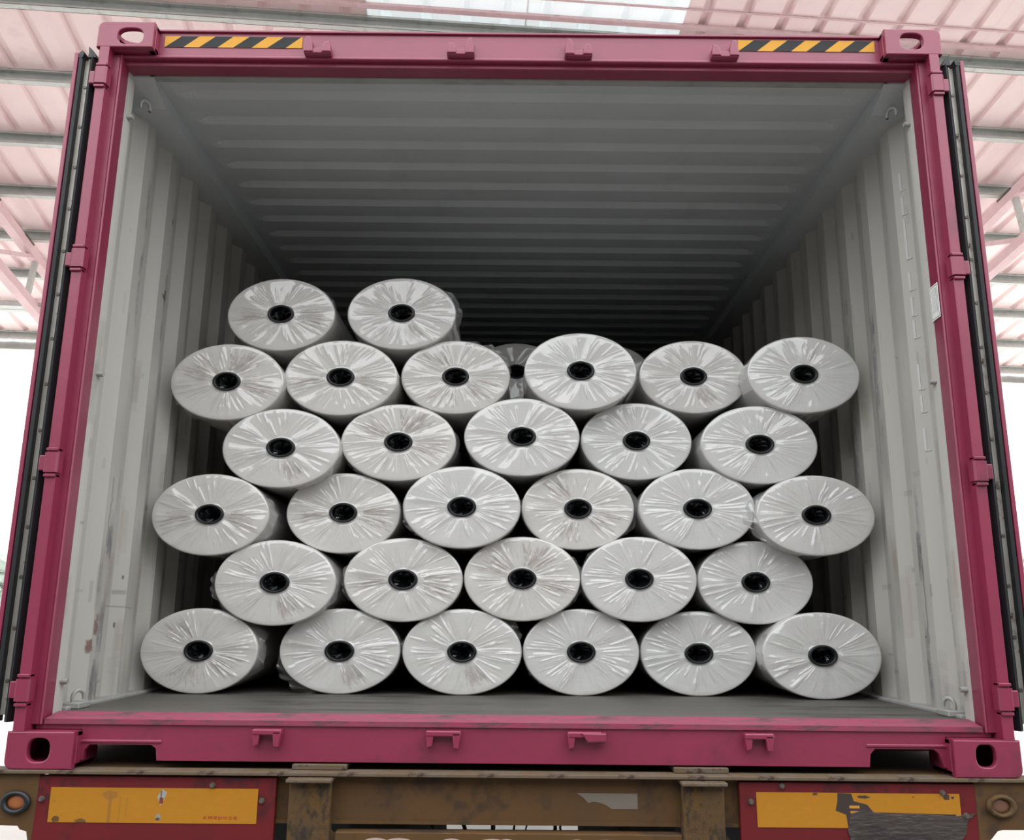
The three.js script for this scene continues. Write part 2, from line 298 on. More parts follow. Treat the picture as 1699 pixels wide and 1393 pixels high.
// corner castings
function ovalHole(cx, cy, rx, ry, sq) { const h = new THREE.Path(); const n = 28; for (let k = 0; k <= n; k++) { const a = k / n * Math.PI * 2, e = 2 / sq, c = Math.cos(a), s = Math.sin(a); const x = cx + rx * Math.sign(c) * Math.abs(c) ** e, y = cy + ry * Math.sign(s) * Math.abs(s) ** e; k ? h.lineTo(x, y) : h.moveTo(x, y); } return h; }
function casting(s, y0, y1, holeC, holeR, top) {
  const xo = s * HW, xi = s * 1.057, r = 0.022, sh = new THREE.Shape();
  const yo = top ? y1 : y0, yi = top ? y0 : y1, dy = top ? -r : r;
  sh.moveTo(xi, yi); sh.lineTo(xi, yo); sh.lineTo(xo - s * r, yo); sh.quadraticCurveTo(xo, yo, xo, yo + dy); sh.lineTo(xo, yi); sh.lineTo(xi, yi);
  sh.holes.push(ovalHole(s * holeC[0], holeC[1], holeR[0], holeR[1], 2.8));
  const t = 0.018, back = -0.12, g = [extrudeZ(sh, -t, 0, 0.003)];
  g.push(span(xi, xi + s * 0.02, y0, y1, -t, back, 0.003), span(xo - s * t, xo, y0 + 0.003, y1 - 0.02, -t, back, 0.003));
  g.push(span(xi, xo, y0, y0 + 0.014, -t, back, 0.003));
  if (top) {                                            // top plate with its big slot
    const tp = shapeOf([[xi, -t], [xo, -t], [xo, back], [xi, back]].map(([x, z]) => [x, -z]));
    tp.holes.push(ovalHole((xi + xo) / 2 - s * 0.004, 0.06, 0.05, 0.036, 2.6));
    const tg = new THREE.ExtrudeGeometry(tp, { depth: 0.012, bevelEnabled: false }); tg.rotateX(-Math.PI / 2); tg.translate(0, y1 - 0.013, 0); g.push(tg);
  } else g.push(span(xi, xo, y1 - 0.014, y1, -t, back, 0.003));
  g.push(span(xi, xo, y0, y1 - 0.006, back, back - 0.012));
  return part('corner_casting', g, M.pink, box);
}
casting(-1, 1.955, TOP, [1.124, 1.991], [0.037, 0.026], true);
casting(1, 1.955, TOP, [1.134, 1.998], [0.034, 0.026], true);
casting(-1, 0, 0.086, [1.14, 0.044], [0.027, 0.027], false);
casting(1, 0, 0.086, [1.134, 0.05], [0.024, 0.026], false);

// rear posts: outer hinge flange, stepped-back face and jamb
for (const s of [-1, 1]) {
  const P = (pts) => pts.map(([x, z]) => [s * x, z]);
  part('corner_post', [
    extrudeY(P([[1.18, -0.001], [1.183, 0.0], [1.206, 0.0], [1.209, -0.003], [1.2095, -0.06], [1.18, -0.06]]), 0.086, 1.956),
    extrudeY(P([[1.18, -0.03], [1.1615, -0.03], [1.157, -0.0275], [1.154, -0.031], [1.1545, -0.05], [1.1565, -0.081], [1.156, -0.1], [1.205, -0.1], [1.205, -0.05], [1.18, -0.05]]), 0.1, 1.95),
  ], M.pink, box);
  // hinges: barrel on the flange, leaf to the door, pin seams
  for (const y of [1.861, 1.304, 0.742, 0.181]) {
    const h = part('hinge', [extrudeY(P([[1.175, -0.02], [1.176, 0.003], [1.181, 0.008], [1.207, 0.008], [1.213, 0.002], [1.214, -0.02]]), y - 0.026, y + 0.026), span(s * 1.208, s * 1.232, y - 0.02, y + 0.02, -0.028, -0.006, 0.003)], M.pink, box);
    for (const q of [-1, 1]) {
      part('hinge_lug', [span(s * 1.18, s * 1.2095, y + q * 0.034 - 0.004, y + q * 0.034 + 0.004, -0.02, 0.0065, 0.002)], M.pink, h);
    }
  }
}
// header with drip lip, keepers and hazard strips
const header = part('door_header', [
  span(-1.058, 1.058, 1.953, 2.036, -0.062, -0.04, 0.002), span(-1.06, 1.06, 2.031, 2.038, -0.09, -0.033, 0.002),
  span(-1.165, 1.165, 1.944, 1.955, -0.07, -0.034, 0.004), span(-1.165, 1.165, 1.93, 1.946, -0.102, -0.052, 0.003),
  span(-1.17, 1.17, 1.93, 2.0, -0.115, -0.1), span(-1.058, 1.058, 1.995, 2.0, -0.12, -0.06),
], M.pink, box);
part('ceiling_trim', span(-1.1, 1.1, 1.926, 1.934, -0.125, -0.1), M.grey, box);
function keeper(x, tallRight, parent, worn) {          // two lugs on a shoe, the cam socket of a locking bar
  const lug = (cx, w, h, lean) => shapeOf([[cx - w, 0], [cx + w, 0], [cx + w * 0.9, h * 0.55], [cx + w * 0.45 + lean, h], [cx - w * 0.5 + lean, h], [cx - w * 0.95, h * 0.5]]);
  const hl = tallRight ? 0.034 : 0.05, hr = tallRight ? 0.05 : 0.034, g = [];
  g.push(extrudeZ(lug(-0.026, 0.0135, hl, -0.002), -0.001, 0.03, 0.003), extrudeZ(lug(0.026, 0.0135, hr, 0.002), -0.001, 0.03, 0.003));
  g.push(span(-0.04, 0.04, -0.003, 0.016, -0.001, 0.026, 0.004));
  const m = part('cam_keeper', g, M.pink, parent); m.position.set(x, 1.954, -0.04); return m;
}
keeper(-0.585, false, box); keeper(-0.17, true, box); keeper(0.172, false, box); keeper(0.597, true, box);
function hazardTex(n) {
  return canvasTex(1024, 96, (g, w, h) => {
    g.fillStyle = 'rgb(200,144,46)'; g.fillRect(0, 0, w, h); g.fillStyle = 'rgb(30,31,33)';
    const p = w / 4.04; for (let k = 0; k < n; k++) { const x = 4 + k * p; g.beginPath(); g.moveTo(x, h); g.lineTo(x + p * 0.46, 0); g.lineTo(x + p * 0.98, 0); g.lineTo(x + p * 0.54, h); g.fill(); }
    reseed(3); for (let k = 0; k < 160; k++) { g.fillStyle = `rgba(120,95,60,${rr(0.03, 0.14)})`; g.fillRect(rnd() * w, rnd() * h, rr(3, 30), rr(1, 5)); }
  });
}
function decal(name, w, h, tex, parent, x, y, z, label, extra = {}) { const g = new THREE.BoxGeometry(w, h, 0.0016); const m = raw(name, g, std({ map: tex, roughness: 0.55, specularIntensity: 0.5, ...extra }), parent, label); m.position.set(x, y, z); return m; }
decal('hazard_strip', 0.403, 0.036, hazardTex(4), box, -0.838, 2.001, -0.0388, 'yellow and black striped warning strip');
decal('hazard_strip', 0.4, 0.036, hazardTex(4), box, 0.842, 2.006, -0.0388, 'yellow and black striped warning strip');

// sill with two slots at its lower edge, the worn tread and the locking-bar brackets
{
  const sh = shapeOf([[-1.058, 0.016], [-1.05, 0.016], [-1.048, 0.04], [-1.036, 0.052], [-0.886, 0.052], [-0.874, 0.044], [-0.87, 0.016], [0.868, 0.016], [0.872, 0.046], [0.884, 0.058], [1.028, 0.058], [1.04, 0.048], [1.05, 0.016], [1.058, 0.016], [1.058, 0.1], [-1.058, 0.1]]);
  part('door_sill', [extrudeZ(sh, -0.055, -0.04, 0.001), span(-1.175, -1.05, 0.086, 0.104, -0.075, -0.042, 0.003), span(1.05, 1.175, 0.086, 0.104, -0.075, -0.042, 0.003), span(-1.06, -0.86, 0.056, 0.064, -0.05, -0.0365, 0.003), span(0.862, 1.06, 0.062, 0.07, -0.05, -0.0365, 0.003)], M.pink, box);
  const lip = (() => { const pts = [[0.1, -0.034], [0.112, -0.033], [0.114, -0.045], [FLOOR + 0.001, -0.1], [0.1, -0.1]]; const g = new THREE.ExtrudeGeometry(shapeOf(pts.map(([y, z]) => [z, y])), { depth: 2.3, bevelEnabled: false }); g.rotateY(Math.PI / 2); g.translate(0, 0, 0); const p = g.attributes.position; for (let i = 0; i < p.count; i++) { const x = p.getX(i), z = p.getZ(i); p.setXYZ(i, x - 1.15, p.getY(i), -z * -1); } g.computeVertexNormals(); return g; })();
  // rotateY turned (z,y,depth) so that the outline's first axis runs along -z: mirror it back
  { const p = lip.attributes.position; for (let i = 0; i < p.count; i++) p.setZ(i, -p.getZ(i)); const ix = lip.index; if (!ix) { const a = p.array; for (let i = 0; i < p.count; i += 3) for (let c = 0; c < 3; c++) { const t = a[(i + 1) * 3 + c]; a[(i + 1) * 3 + c] = a[(i + 2) * 3 + c]; a[(i + 2) * 3 + c] = t; } } lip.computeVertexNormals(); }
  part('sill_tread', lip, M.pinkWorn, box, 'scuffed pink and grey threshold plate');
  for (let k = 0; k < 24; k++) { const z = -0.32 - 0.32 * k; part('cross_member', [span(-1.16, 1.16, 0.02, 0.09, z, z - 0.006), span(-1.16, 1.16, 0.02, 0.026, z, z + 0.035), span(-1.16, 1.16, 0.084, 0.09, z, z + 0.035)], M.pink, box); }
  const bracket = (x, w, broken) => { const g = [span(-w, w, -0.008, 0.006, 0, 0.024, 0.004)]; g.push(extrudeZ(shapeOf([[-w, 0], [-w + 0.02, 0], [-w + 0.016, -0.03], [-w + 0.004, -0.034]]), 0, 0.022, 0.002)); if (!broken) g.push(extrudeZ(shapeOf([[w - 0.022, 0], [w, 0], [w - 0.006, -0.036], [w - 0.018, -0.034]]), 0, 0.024, 0.002)); else g.push(extrudeZ(shapeOf([[w - 0.05, 0.004], [w + 0.01, 0.004], [w + 0.01, -0.016], [w - 0.035, -0.018]]), 0, 0.03, 0.003)); const m = part('bar_bracket', g, M.pink, box); m.position.set(x, 0.088, -0.04); };
  bracket(-0.6, 0.036); bracket(-0.171, 0.043); bracket(0.172, 0.042, true); bracket(0.597, 0.036);
}

// doors folded right back along the sides; their hinge edge with the rubber seal faces us
for (const s of [-1, 1]) {
  const P = (pts) => pts.map(([x, z]) => [s * x, z]);
  const d = part('door', [span(s * 1.2735, s * 1.285, 0.115, 1.945, -0.012, -1.16, 0.003), span(s * 1.232, s * 1.2735, 0.135, 1.925, -0.06, -1.16)], M.pink, box, s < 0 ? 'left door swung back' : 'right door swung back');
  part('door_gasket', [
    extrudeY(P([[1.2225, -0.05], [1.2225, -0.028], [1.231, -0.012], [1.2415, -0.02], [1.2455, -0.05]]), 0.105, 1.934),
    extrudeY(P([[1.2615, -0.05], [1.2625, -0.018], [1.269, -0.012], [1.2735, -0.024], [1.2735, -0.05]]), 0.105, 1.938),
    extrudeZ(shapeOf([[s * 1.2225, 1.93], [s * 1.2455, 1.93], [s * 1.2445, 1.945], [s * 1.2465, 1.965], [s * 1.233, 1.952]]), -0.045, -0.014), extrudeZ(shapeOf([[s * 1.2615, 1.93], [s * 1.2735, 1.93], [s * 1.272, 1.944], [s * 1.264, 1.952], [s * 1.2575, 1.946]]), -0.045, -0.014),
  ], M.rubber, d);
  const st = part('seal_strip', span(s * 1.2455, s * 1.2615, 0.12, 1.932, -0.06, -0.034), M.seal, d, 'worn metal strip holding the rubber seal');
  for (let y = 0.2; y < 1.92; y += 0.1265) part('rivet', [cyl(0.0062, 0.004, 'z', s * 1.2535, y, -0.034, 12, 0.0045)], M.bolt, d);
}

// label on the right jamb
decal('data_plate', 0.05, 0.098, canvasTex(192, 320, (g, w, h) => {
  g.fillStyle = 'rgb(226,226,222)'; g.fillRect(0, 0, w, h); g.strokeStyle = 'rgb(40,42,44)'; g.lineWidth = 5; g.strokeRect(14, 14, w - 28, h - 28);
  reseed(8); for (let c = 0; c < 7; c++) { const x = 40 + c * 17; g.fillStyle = `rgba(70,72,74,${0.25 + 0.35 * rnd()})`; let y = 34; while (y < h - 60) { const l = rr(5, 26); g.fillRect(x, y, 7, Math.min(l, h - 60 - y)); y += l + rr(3, 8); } }
  g.fillStyle = 'rgba(60,62,64,0.7)'; g.fillRect(w - 42, 40, 4, h - 90);
}), box, 1.1515, 1.221, -0.056, 'small white printed notice with a black border').rotation.y = -Math.PI / 2 - 0.05;

// pale adhesive lines left on the right wall, seen as broken upright strokes
{
  const seg = [[1.714, 1.655], [1.633, 1.575], [1.56, 1.43], [1.387, 1.33], [1.308, 1.25], [1.235, 1.18], [1.1, 1.023], [1.005, 0.955], [0.907, 0.842]], white = std({ color: 0xbcbcb8, roughness: 0.6 });
  const on = (t, w) => { const x = 1.195 - 0.027 * t, z = -0.225 - 0.045 * t, n = [-0.857, 0.514]; return [x + n[0] * w, z + n[1] * w]; };   // on the slope of the first corrugation
  const bar = (t0, t1, y0, y1) => extrudeY([on(t0, -0.001), on(t1, -0.001), on(t1, 0.0022), on(t0, 0.0022)], y0, y1);
  for (const [a, b] of seg) part('sealant_stroke', [bar(0.42, 0.56, b, a), bar(0.2, 0.56, b - 0.002, b + 0.001)], white, box);
}
// lashing rings and bars at the corner posts
function ring(x, y, z, s, rot) { const g = new THREE.TorusGeometry(0.02, 0.0055, 10, 24, Math.PI * 1.25); g.rotateZ(-0.4); g.scale(0.8, 1, 1); const m = raw('lashing_ring', boxUV(g), M.grey, box); m.position.set(x, y, z); m.rotation.set(rot, s * -1.0, 0); return m; }
for (const s of [-1, 1]) {
  ring(s * 1.146, 0.147, -0.185, s, 0.2); ring(s * 1.135, 1.865, -0.165, s, 0.1);
  part('lashing_pad', span(s * 1.125, s * 1.17, FLOOR, FLOOR + 0.016, -0.15, -0.215, 0.004), M.grey, box);
  for (const y of [1.005, 0.195, 1.79]) part('lashing_bar', cyl(0.007, 0.035, 'x', s * 1.153, y, -0.098, 12), M.grey, box);
}

// ------------------------------------------------------------------ the trailer under it
const trailer = thing('trailer', 'dirty ochre rear beam of the truck trailer carrying the container', 'trailer');
part('deck_plate', span(-1.26, 1.26, -0.009, -0.0005, 0.006, -0.05, 0.002), M.deckEdge, trailer);
part('bed_plate', span(-1.2, 1.2, -0.012, -0.002, -0.05, -8.0), M.ochre, trailer);
part('rear_beam', [span(-1.12, 1.12, -0.118, -0.009, -0.06, -0.025), span(-1.12, 1.12, -0.118, -0.11, -0.2, -0.02)], M.ochre, trailer);
part('lower_beam', [span(-0.42, 0.4, -0.26, -0.131, -0.04, 0.0, 0.004)], M.ochre, trailer);
decal('worn_paint_marks', 0.7, 0.02, canvasTex(1024, 32, (g, w, h) => { g.fillStyle = 'rgb(88,63,36)'; g.fillRect(0, 0, w, h); g.fillStyle = 'rgb(170,150,146)'; for (const [x, r] of [[70, 46], [150, 52], [330, 40], [470, 50], [520, 34], [760, 44], [860, 60], [980, 26]]) { g.beginPath(); g.ellipse(x, 36, r, 20, 0, 0, 7); g.fill(); } }), trailer, -0.02, -0.143, 0.0006, 'pale worn paint marks');
for (const x of [-0.47, 0.455]) part('support_pad', span(x - 0.066, x + 0.066, 0, 0.0125, -0.12, -0.028, 0.002), M.deckEdge, trailer);
for (const x of [-0.482, 0.45]) {
  const sp = part('stub_post', [span(x - 0.05, x + 0.05, -0.26, -0.016, -0.03, 0.008, 0.006)], M.ochreBare, trailer);
  part('cap_plate', [span(x - 0.054, x + 0.054, -0.02, -0.011, -0.03, 0.03, 0.003)], M.deckEdge, sp);
  part('gusset', extrudeZ(shapeOf([[x + 0.05, -0.13], [x + 0.075, -0.155], [x + 0.05, -0.16]]), -0.02, -0.01), M.ochreBare, sp);
}
// small strokes for the seven red characters printed on the left board (vehicle tail marking board)
const GLYPHS = [
  [[[2, 2], [8, 2]], [[4, 0], [2, 5], [8, 5]], [[0, 7], [10, 7]], [[5, 3], [5, 10]]],
  [[[0, 2], [4, 2]], [[2, 0], [1, 5], [4, 5]], [[2, 3], [2, 10]], [[5, 1], [10, 1]], [[5, 3], [5, 10]], [[10, 3], [10, 10]], [[5, 3], [10, 3]], [[7, 1], [6, 8]], [[8, 1], [9, 8]]],
  [[[1, 0], [9, 0], [9, 3], [1, 3]], [[1, 0], [1, 6], [0, 10]], [[3, 5], [9, 4]], [[2, 7], [10, 6]], [[6, 4], [6, 9], [10, 9]]],
  [[[0, 2], [6, 2]], [[2, 3], [2, 5]], [[4, 3], [4, 5]], [[0, 5], [6, 5]], [[1, 7], [5, 7], [5, 10], [1, 10], [1, 7]], [[8, 0], [8, 10]], [[8, 1], [10, 3], [9, 5], [10, 8]]],
  [[[0, 3], [4, 3]], [[2, 0], [2, 10]], [[2, 4], [0, 7]], [[5, 1], [10, 1]], [[4, 4], [10, 4]], [[7, 4], [7, 10]], [[5, 6], [4, 9]], [[9, 6], [10, 9]]],
  [[[1, 2], [9, 2]], [[5, 0], [5, 4]], [[2, 4], [8, 4]], [[1, 6], [0, 9]], [[3, 6], [4, 10], [8, 10], [9, 8]], [[5, 6], [6, 7]], [[8, 6], [10, 8]]],
  [[[0, 3], [4, 3]], [[2, 0], [2, 10]], [[2, 4], [0, 7]], [[9, 0], [5, 1], [5, 6], [4, 10]], [[5, 4], [9, 4], [5, 10]], [[6, 6], [10, 10]]],
];
function reflectorTex(left) {
  return canvasTex(1400, 256, (g, w, h) => {
    g.fillStyle = 'rgb(166,112,28)'; g.fillRect(0, 0, w, h); reseed(left ? 21 : 22);
    for (let k = 0; k < 500; k++) { g.fillStyle = `rgba(${rr(150, 190)},${rr(104, 130)},${rr(40, 60)},0.10)`; g.fillRect(rnd() * w, rnd() * h, rr(4, 60), rr(4, 40)); }
    const blot = (x, y, rx, ry, col) => { g.fillStyle = col; g.beginPath(); for (let k = 0; k <= 20; k++) { const a = k / 20 * 6.283, q = rr(0.7, 1.15); g.lineTo(x + Math.cos(a) * rx * q, y + Math.sin(a) * ry * q); } g.fill(); };
    if (left) {
      blot(405, 52, 55, 36, 'rgba(140,98,46,0.75)'); g.fillStyle = 'rgba(138,96,46,0.75)'; g.fillRect(396, 60, 22, 196); g.fillStyle = 'rgba(140,98,48,0.5)'; g.fillRect(468, 66, 12, 180); g.fillRect(516, 66, 8, 150);
      g.fillStyle = 'rgb(150,146,142)'; g.beginPath(); g.moveTo(752, 8); g.lineTo(786, 30); g.lineTo(766, 92); g.lineTo(748, 128); g.lineTo(722, 66); g.fill(); g.fillStyle = 'rgba(70,62,56,0.9)'; g.fillRect(744, 20, 7, 70); g.fillStyle = 'rgba(110,48,40,0.9)'; g.fillRect(738, 70, 26, 44);
      blot(738, 214, 20, 26, 'rgb(140,132,124)'); blot(738, 226, 14, 12, 'rgba(70,58,50,0.9)'); blot(52, 232, 26, 26, 'rgba(84,62,40,0.9)'); blot(222, 246, 44, 18, 'rgba(92,66,42,0.85)'); blot(30, 104, 14, 8, 'rgba(140,100,46,0.7)');
      g.strokeStyle = 'rgb(140,30,30)'; g.lineWidth = 2.6; GLYPHS.forEach((gl, k) => { for (const st of gl) { g.beginPath(); st.forEach(([x, y], i) => { const X = 1040 + k * 34 + x * 2.7, Y = 202 + y * 2.4; i ? g.lineTo(X, Y) : g.moveTo(X, Y); }); g.stroke(); } });
    } else {
      g.fillStyle = 'rgb(62,52,48)'; g.beginPath(); for (const [x, y] of [[560, 0], [655, 4], [670, 60], [760, 84], [800, 140], [1330, 150], [1370, 150], [1320, 206], [1400, 214], [1400, 256], [620, 256], [610, 160], [540, 130], [556, 60]]) g.lineTo(x, y); g.fill();
      for (let k = 0; k < 60; k++) { g.strokeStyle = `rgba(${rr(80, 110)},${rr(70, 86)},${rr(64, 78)},0.4)`; g.lineWidth = rr(2, 6); const y = rr(150, 250); g.beginPath(); g.moveTo(rr(620, 900), y); g.lineTo(rr(950, 1390), y + rr(-14, 14)); g.stroke(); }
      g.fillStyle = 'rgba(196,136,48,0.9)'; g.fillRect(636, 92, 70, 20); g.fillRect(640, 132, 60, 14); blot(735, 28, 48, 12, 'rgb(66,54,46)'); blot(405, 10, 18, 12, 'rgb(80,62,44)'); blot(1310, 24, 24, 26, 'rgb(72,56,50)'); blot(1352, 28, 12, 10, 'rgb(62,44,44)'); blot(1080, 26, 7, 6, 'rgb(120,30,34)');
    }
  });
}
for (const [x0, x1, yx0, yx1, y0, y1, left] of [[-1.135, -0.565, -1.1, -0.607, -0.117, -0.0395, true], [0.538, 1.104, 0.578, 1.062, -0.114, -0.0365, false]]) {
  const b = part('marker_board', span(x0, x1, -0.26, -0.0135, -0.022, -0.006, 0.003), M.red, trailer, left ? 'red framed yellow tail board on the left' : 'red framed yellow tail board on the right, torn and dirty');
  const f = decal('reflective_panel', yx1 - yx0, y1 - y0, reflectorTex(left), b, (yx0 + yx1) / 2, (y0 + y1) / 2, -0.0055, 'yellow reflective sheet', { roughness: 0.5, specularIntensity: 0.5 });
  for (const [bx, by] of left ? [[yx0 - 0.02, -0.066], [yx1 + 0.01, -0.066], [yx0 + 0.383, -0.032]] : [[yx0 - 0.013, -0.058], [yx0 + 0.062, -0.022], [yx1 - 0.04, -0.034], [yx1 + 0.012, -0.085]]) part('bolt', [cyl(0.0075, 0.006, 'z', bx, by, -0.004, 10, 0.006), cyl(0.004, 0.008, 'z', bx, by, -0.002, 8)], M.bolt, b);
}
part('torn_cover', extrudeZ(shapeOf([[0.8, -0.082], [0.83, -0.074], [0.9, -0.086], [0.97, -0.082], [1.045, -0.086], [1.098, -0.079], [1.075, -0.097], [1.07, -0.125], [1.045, -0.15], [0.93, -0.16], [0.8, -0.155], [0.79, -0.12]]), -0.0055, -0.0032, 0.0006), std({ map: repeat(paintTex([66, 57, 53], [54, 47, 44], [40, 35, 34], 0.8, 0.9, 0.45), 3, 14), roughness: 0.45, bumpMap: repeat(bumpTex, 3, 12), bumpScale: 0.004 }), trailer, 'dark crumpled film stuck over the right tail board');
for (const s of [-1, 1]) {
  const xs = s < 0 ? -1.178 : 1.157, ys = s < 0 ? -0.073 : -0.062;
  const e = part('end_bracket', [extrudeZ(shapeOf(s < 0 ? [[-1.26, -0.01], [-1.13, -0.01], [-1.133, -0.16], [-1.142, -0.16], [-1.148, -0.138], [-1.164, -0.134], [-1.17, -0.126], [-1.26, -0.124]] : [[1.1, -0.01], [1.26, -0.01], [1.26, -0.115], [1.158, -0.116], [1.146, -0.118], [1.13, -0.135], [1.11, -0.15], [1.1, -0.16]]), -0.03, -0.005, 0.002)], M.ochre, trailer);
  const l = part('marker_lamp', (() => { const g = new THREE.TorusGeometry(0.0285, 0.0075, 10, 32); g.scale(1, 0.74, 1); g.translate(xs, ys, 0.0); return [g]; })(), s < 0 ? M.rubber : M.ochreBare, trailer, s < 0 ? 'round orange lamp in a black ring' : 'round dirty orange lamp in a grimy ring');
  part('lens', (() => { const g = new THREE.SphereGeometry(0.024, 24, 10, 0, Math.PI * 2, 0, Math.PI / 2); g.rotateX(Math.PI / 2); g.scale(1, 0.74, 0.28); g.translate(xs, ys, -0.006); return [g]; })(), std({ color: s < 0 ? 0x9c5a30 : 0x6e4a38, roughness: 0.3, clearcoat: 0.6 }), l);
}
{ // torn grey sticker on the beam
  const sh = shapeOf([[0.152, -0.046], [0.298, -0.046], [0.298, -0.081], [0.236, -0.081], [0.22, -0.071], [0.203, -0.066], [0.19, -0.065], [0.18, -0.068], [0.168, -0.056]]);
  part('torn_sticker', extrudeZ(sh, -0.0255, -0.0242), std({ map: repeat(paintTex([112, 103, 93], [102, 93, 83], [82, 72, 62], 0.7, 0.8), 6), roughness: 0.6 }), trailer, 'torn grey sticker');
}
for (const s of [-1, 1]) {
  part('chassis_rail', span(s * 0.3, s * 0.42, -0.4, -0.012, -0.21, -8.0), M.dark, trailer);
  part('blackout_flap', span(s * 0.185, s * 1.06, -0.7, -0.012, -0.42, -0.44), M.rubber, trailer);  // black sheets added to darken the gap under the rear beam
  for (const z of [-0.95, -1.75]) { const t = new THREE.TorusGeometry(0.25, 0.13, 14, 36); t.rotateY(Math.PI / 2); t.translate(s * 0.85, -0.67, z); part('tyre', [t], M.rubber, trailer); }
}
for (const z of [-0.95, -1.75]) part('axle', cyl(0.06, 1.7, 'x', 0, -0.67, z, 16), M.dark, trailer);
part('wiring', (() => { const g = []; reseed(77); for (let k = 0; k < 9; k++) { const x = -0.17 + k * 0.038 + rr(-0.01, 0.01); const c = new THREE.CatmullRomCurve3([new THREE.Vector3(x, -0.11, -0.1), new THREE.Vector3(x + rr(-0.03, 0.03), -0.135, -0.09), new THREE.Vector3(x + rr(-0.04, 0.04), -0.19, -0.1)]); g.push(new THREE.TubeGeometry(c, 8, rr(0.002, 0.006), 6)); } return g; })(), M.dark, trailer);

// ------------------------------------------------------------------ rolls
const RX = 0.19, KY = 0.697, LEN = 0.8, CORE = 0.0468;
function bodyGeo(seg) {
  const pts = [[CORE - 0.004, -LEN], [RX - 0.004, -LEN], [RX - 0.0015, -LEN + 0.004], [RX - 0.0015, -0.005], [RX - 0.003, -0.0015], [RX - 0.006, 0], [CORE - 0.004, 0]];
  const g = new THREE.LatheGeometry(pts.map(([r, z]) => new THREE.Vector2(r, z)), seg); g.rotateX(Math.PI / 2); g.scale(1, KY, 1);
  const p = g.attributes.position, uv = g.attributes.uv; for (let i = 0; i < p.count; i++) uv.setXY(i, 0.5 + p.getX(i) / RX / 2, 0.5 + p.getY(i) / RX / KY / 2);
  return flatten(g);
}
function flatten(g) { g = g.index ? g.toNonIndexed() : g; g.computeVertexNormals(); return g; }
function latheZ(pts, seg) { const g = new THREE.LatheGeometry(pts.map(([r, z]) => new THREE.Vector2(r, z)), seg); g.rotateX(Math.PI / 2); g.scale(1, KY, 1); return g; }
const tubeGeo = (seg) => latheZ([[0.034, -0.2], [0.034, -0.004], [0.0355, 0.006], [0.0385, 0.0095], [0.0435, 0.0095], [CORE, 0.006], [CORE, -0.012], [CORE, -0.05]], seg);
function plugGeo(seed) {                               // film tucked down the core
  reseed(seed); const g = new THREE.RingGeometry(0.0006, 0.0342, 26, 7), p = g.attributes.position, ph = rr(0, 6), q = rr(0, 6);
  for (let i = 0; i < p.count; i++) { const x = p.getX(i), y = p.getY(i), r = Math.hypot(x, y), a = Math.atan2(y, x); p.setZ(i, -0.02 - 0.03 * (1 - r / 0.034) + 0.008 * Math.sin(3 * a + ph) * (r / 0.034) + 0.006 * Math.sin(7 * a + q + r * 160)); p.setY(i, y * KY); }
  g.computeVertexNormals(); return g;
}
function filmGeo(seed, NA, NR, NS) {                   // clear bag: gathered face, rounded rim, loose sleeve
  reseed(seed);
  const folds = [];
  const count = NA > 200 ? 95 : 24;
  for (let k = 0; k < count; k++) { const inner = rnd() < 0.62; folds.push({ a: rr(0, 6.2832), w: rr(0.012, 0.05) * (NA > 200 ? 1 : 2.4), h: rr(0.001, 0.0042) * (rnd() < 0.8 ? 1 : -0.6), r0: inner ? rr(0.26, 0.4) : rr(0.4, 0.75), r1: inner ? rr(0.5, 1.05) : rr(0.8, 1.1), skew: rr(-0.22, 0.22) }); }
  const low = [0, 1, 2, 3].map((k) => [2 + k * 2 + (k > 1 ? 1 : 0), rr(0, 6.28), rr(0.0006, 0.0016)]);
  const side = []; for (let k = 0; k < 26; k++) side.push([rr(0, 6.28), rr(0.02, 0.09), rr(0.001, 0.006), rr(-0.7, 0), rr(0.06, 0.3), rr(-0.8, 0.8)]);
  const wrap = (d) => Math.atan2(Math.sin(d), Math.cos(d));
  const pos = [], idx = [], rings = [];
  for (let j = 0; j <= NR; j++) rings.push(['f', 0.245 + (0.985 - 0.245) * (j / NR)]);
  rings.push(['e', 0]); for (let j = 1; j <= NS; j++) rings.push(['s', -LEN * 0.97 * (j / NS) ** 1.6]);
  for (const [kind, t] of rings) for (let i = 0; i < NA; i++) {
    const a = i / NA * Math.PI * 2; let r, z;
    if (kind === 'f') {
      r = RX * t; z = 0.0035;
      for (const f of folds) { const d = wrap(a - f.a - f.skew * (t - 0.3)); if (Math.abs(d) > f.w * 3) continue; const u = Math.abs(d) / f.w; z += f.h * Math.max(0, 1 - u * 0.7) * smooth(f.r0, f.r0 + 0.16, t + 0.04) * (1 - smooth(f.r1 - 0.18, f.r1, t)); }
      for (const [n, ph, h] of low) z += h * Math.sin(n * a + ph + t * 3);
      z *= smooth(0.245, 0.3, t) * (0.35 + 0.65 * (1 - smooth(0.9, 0.985, t))); z = Math.max(z, 0.0004);
      if (t < 0.27) z += 0.004;
    } else if (kind === 'e') { r = RX * 1.0; z = -0.004; }
    else {
      r = RX * 1.002; z = t; const s = smooth(0, -0.05, t);
      for (const [sa, w, h, zc, zl, sk] of side) { const d = wrap(a - sa - sk * (t - zc)); if (Math.abs(d) < w * 2 && Math.abs(t - zc) < zl) r += h * s * Math.max(0, 1 - Math.abs(d) / w / 2) * (1 - Math.abs(t - zc) / zl); }
    }
    pos.push(r * Math.cos(a), r * Math.sin(a) * KY, z);
  }
  for (let j = 0; j + 1 < rings.length; j++) for (let i = 0; i < NA; i++) { const a = j * NA + i, b = j * NA + (i + 1) % NA, c = a + NA, d = b + NA; idx.push(a, c, b, b, c, d); }
  const g = new THREE.BufferGeometry(); g.setAttribute('position', new THREE.Float32BufferAttribute(pos, 3)); g.setIndex(idx); g.computeVertexNormals(); return g;
}
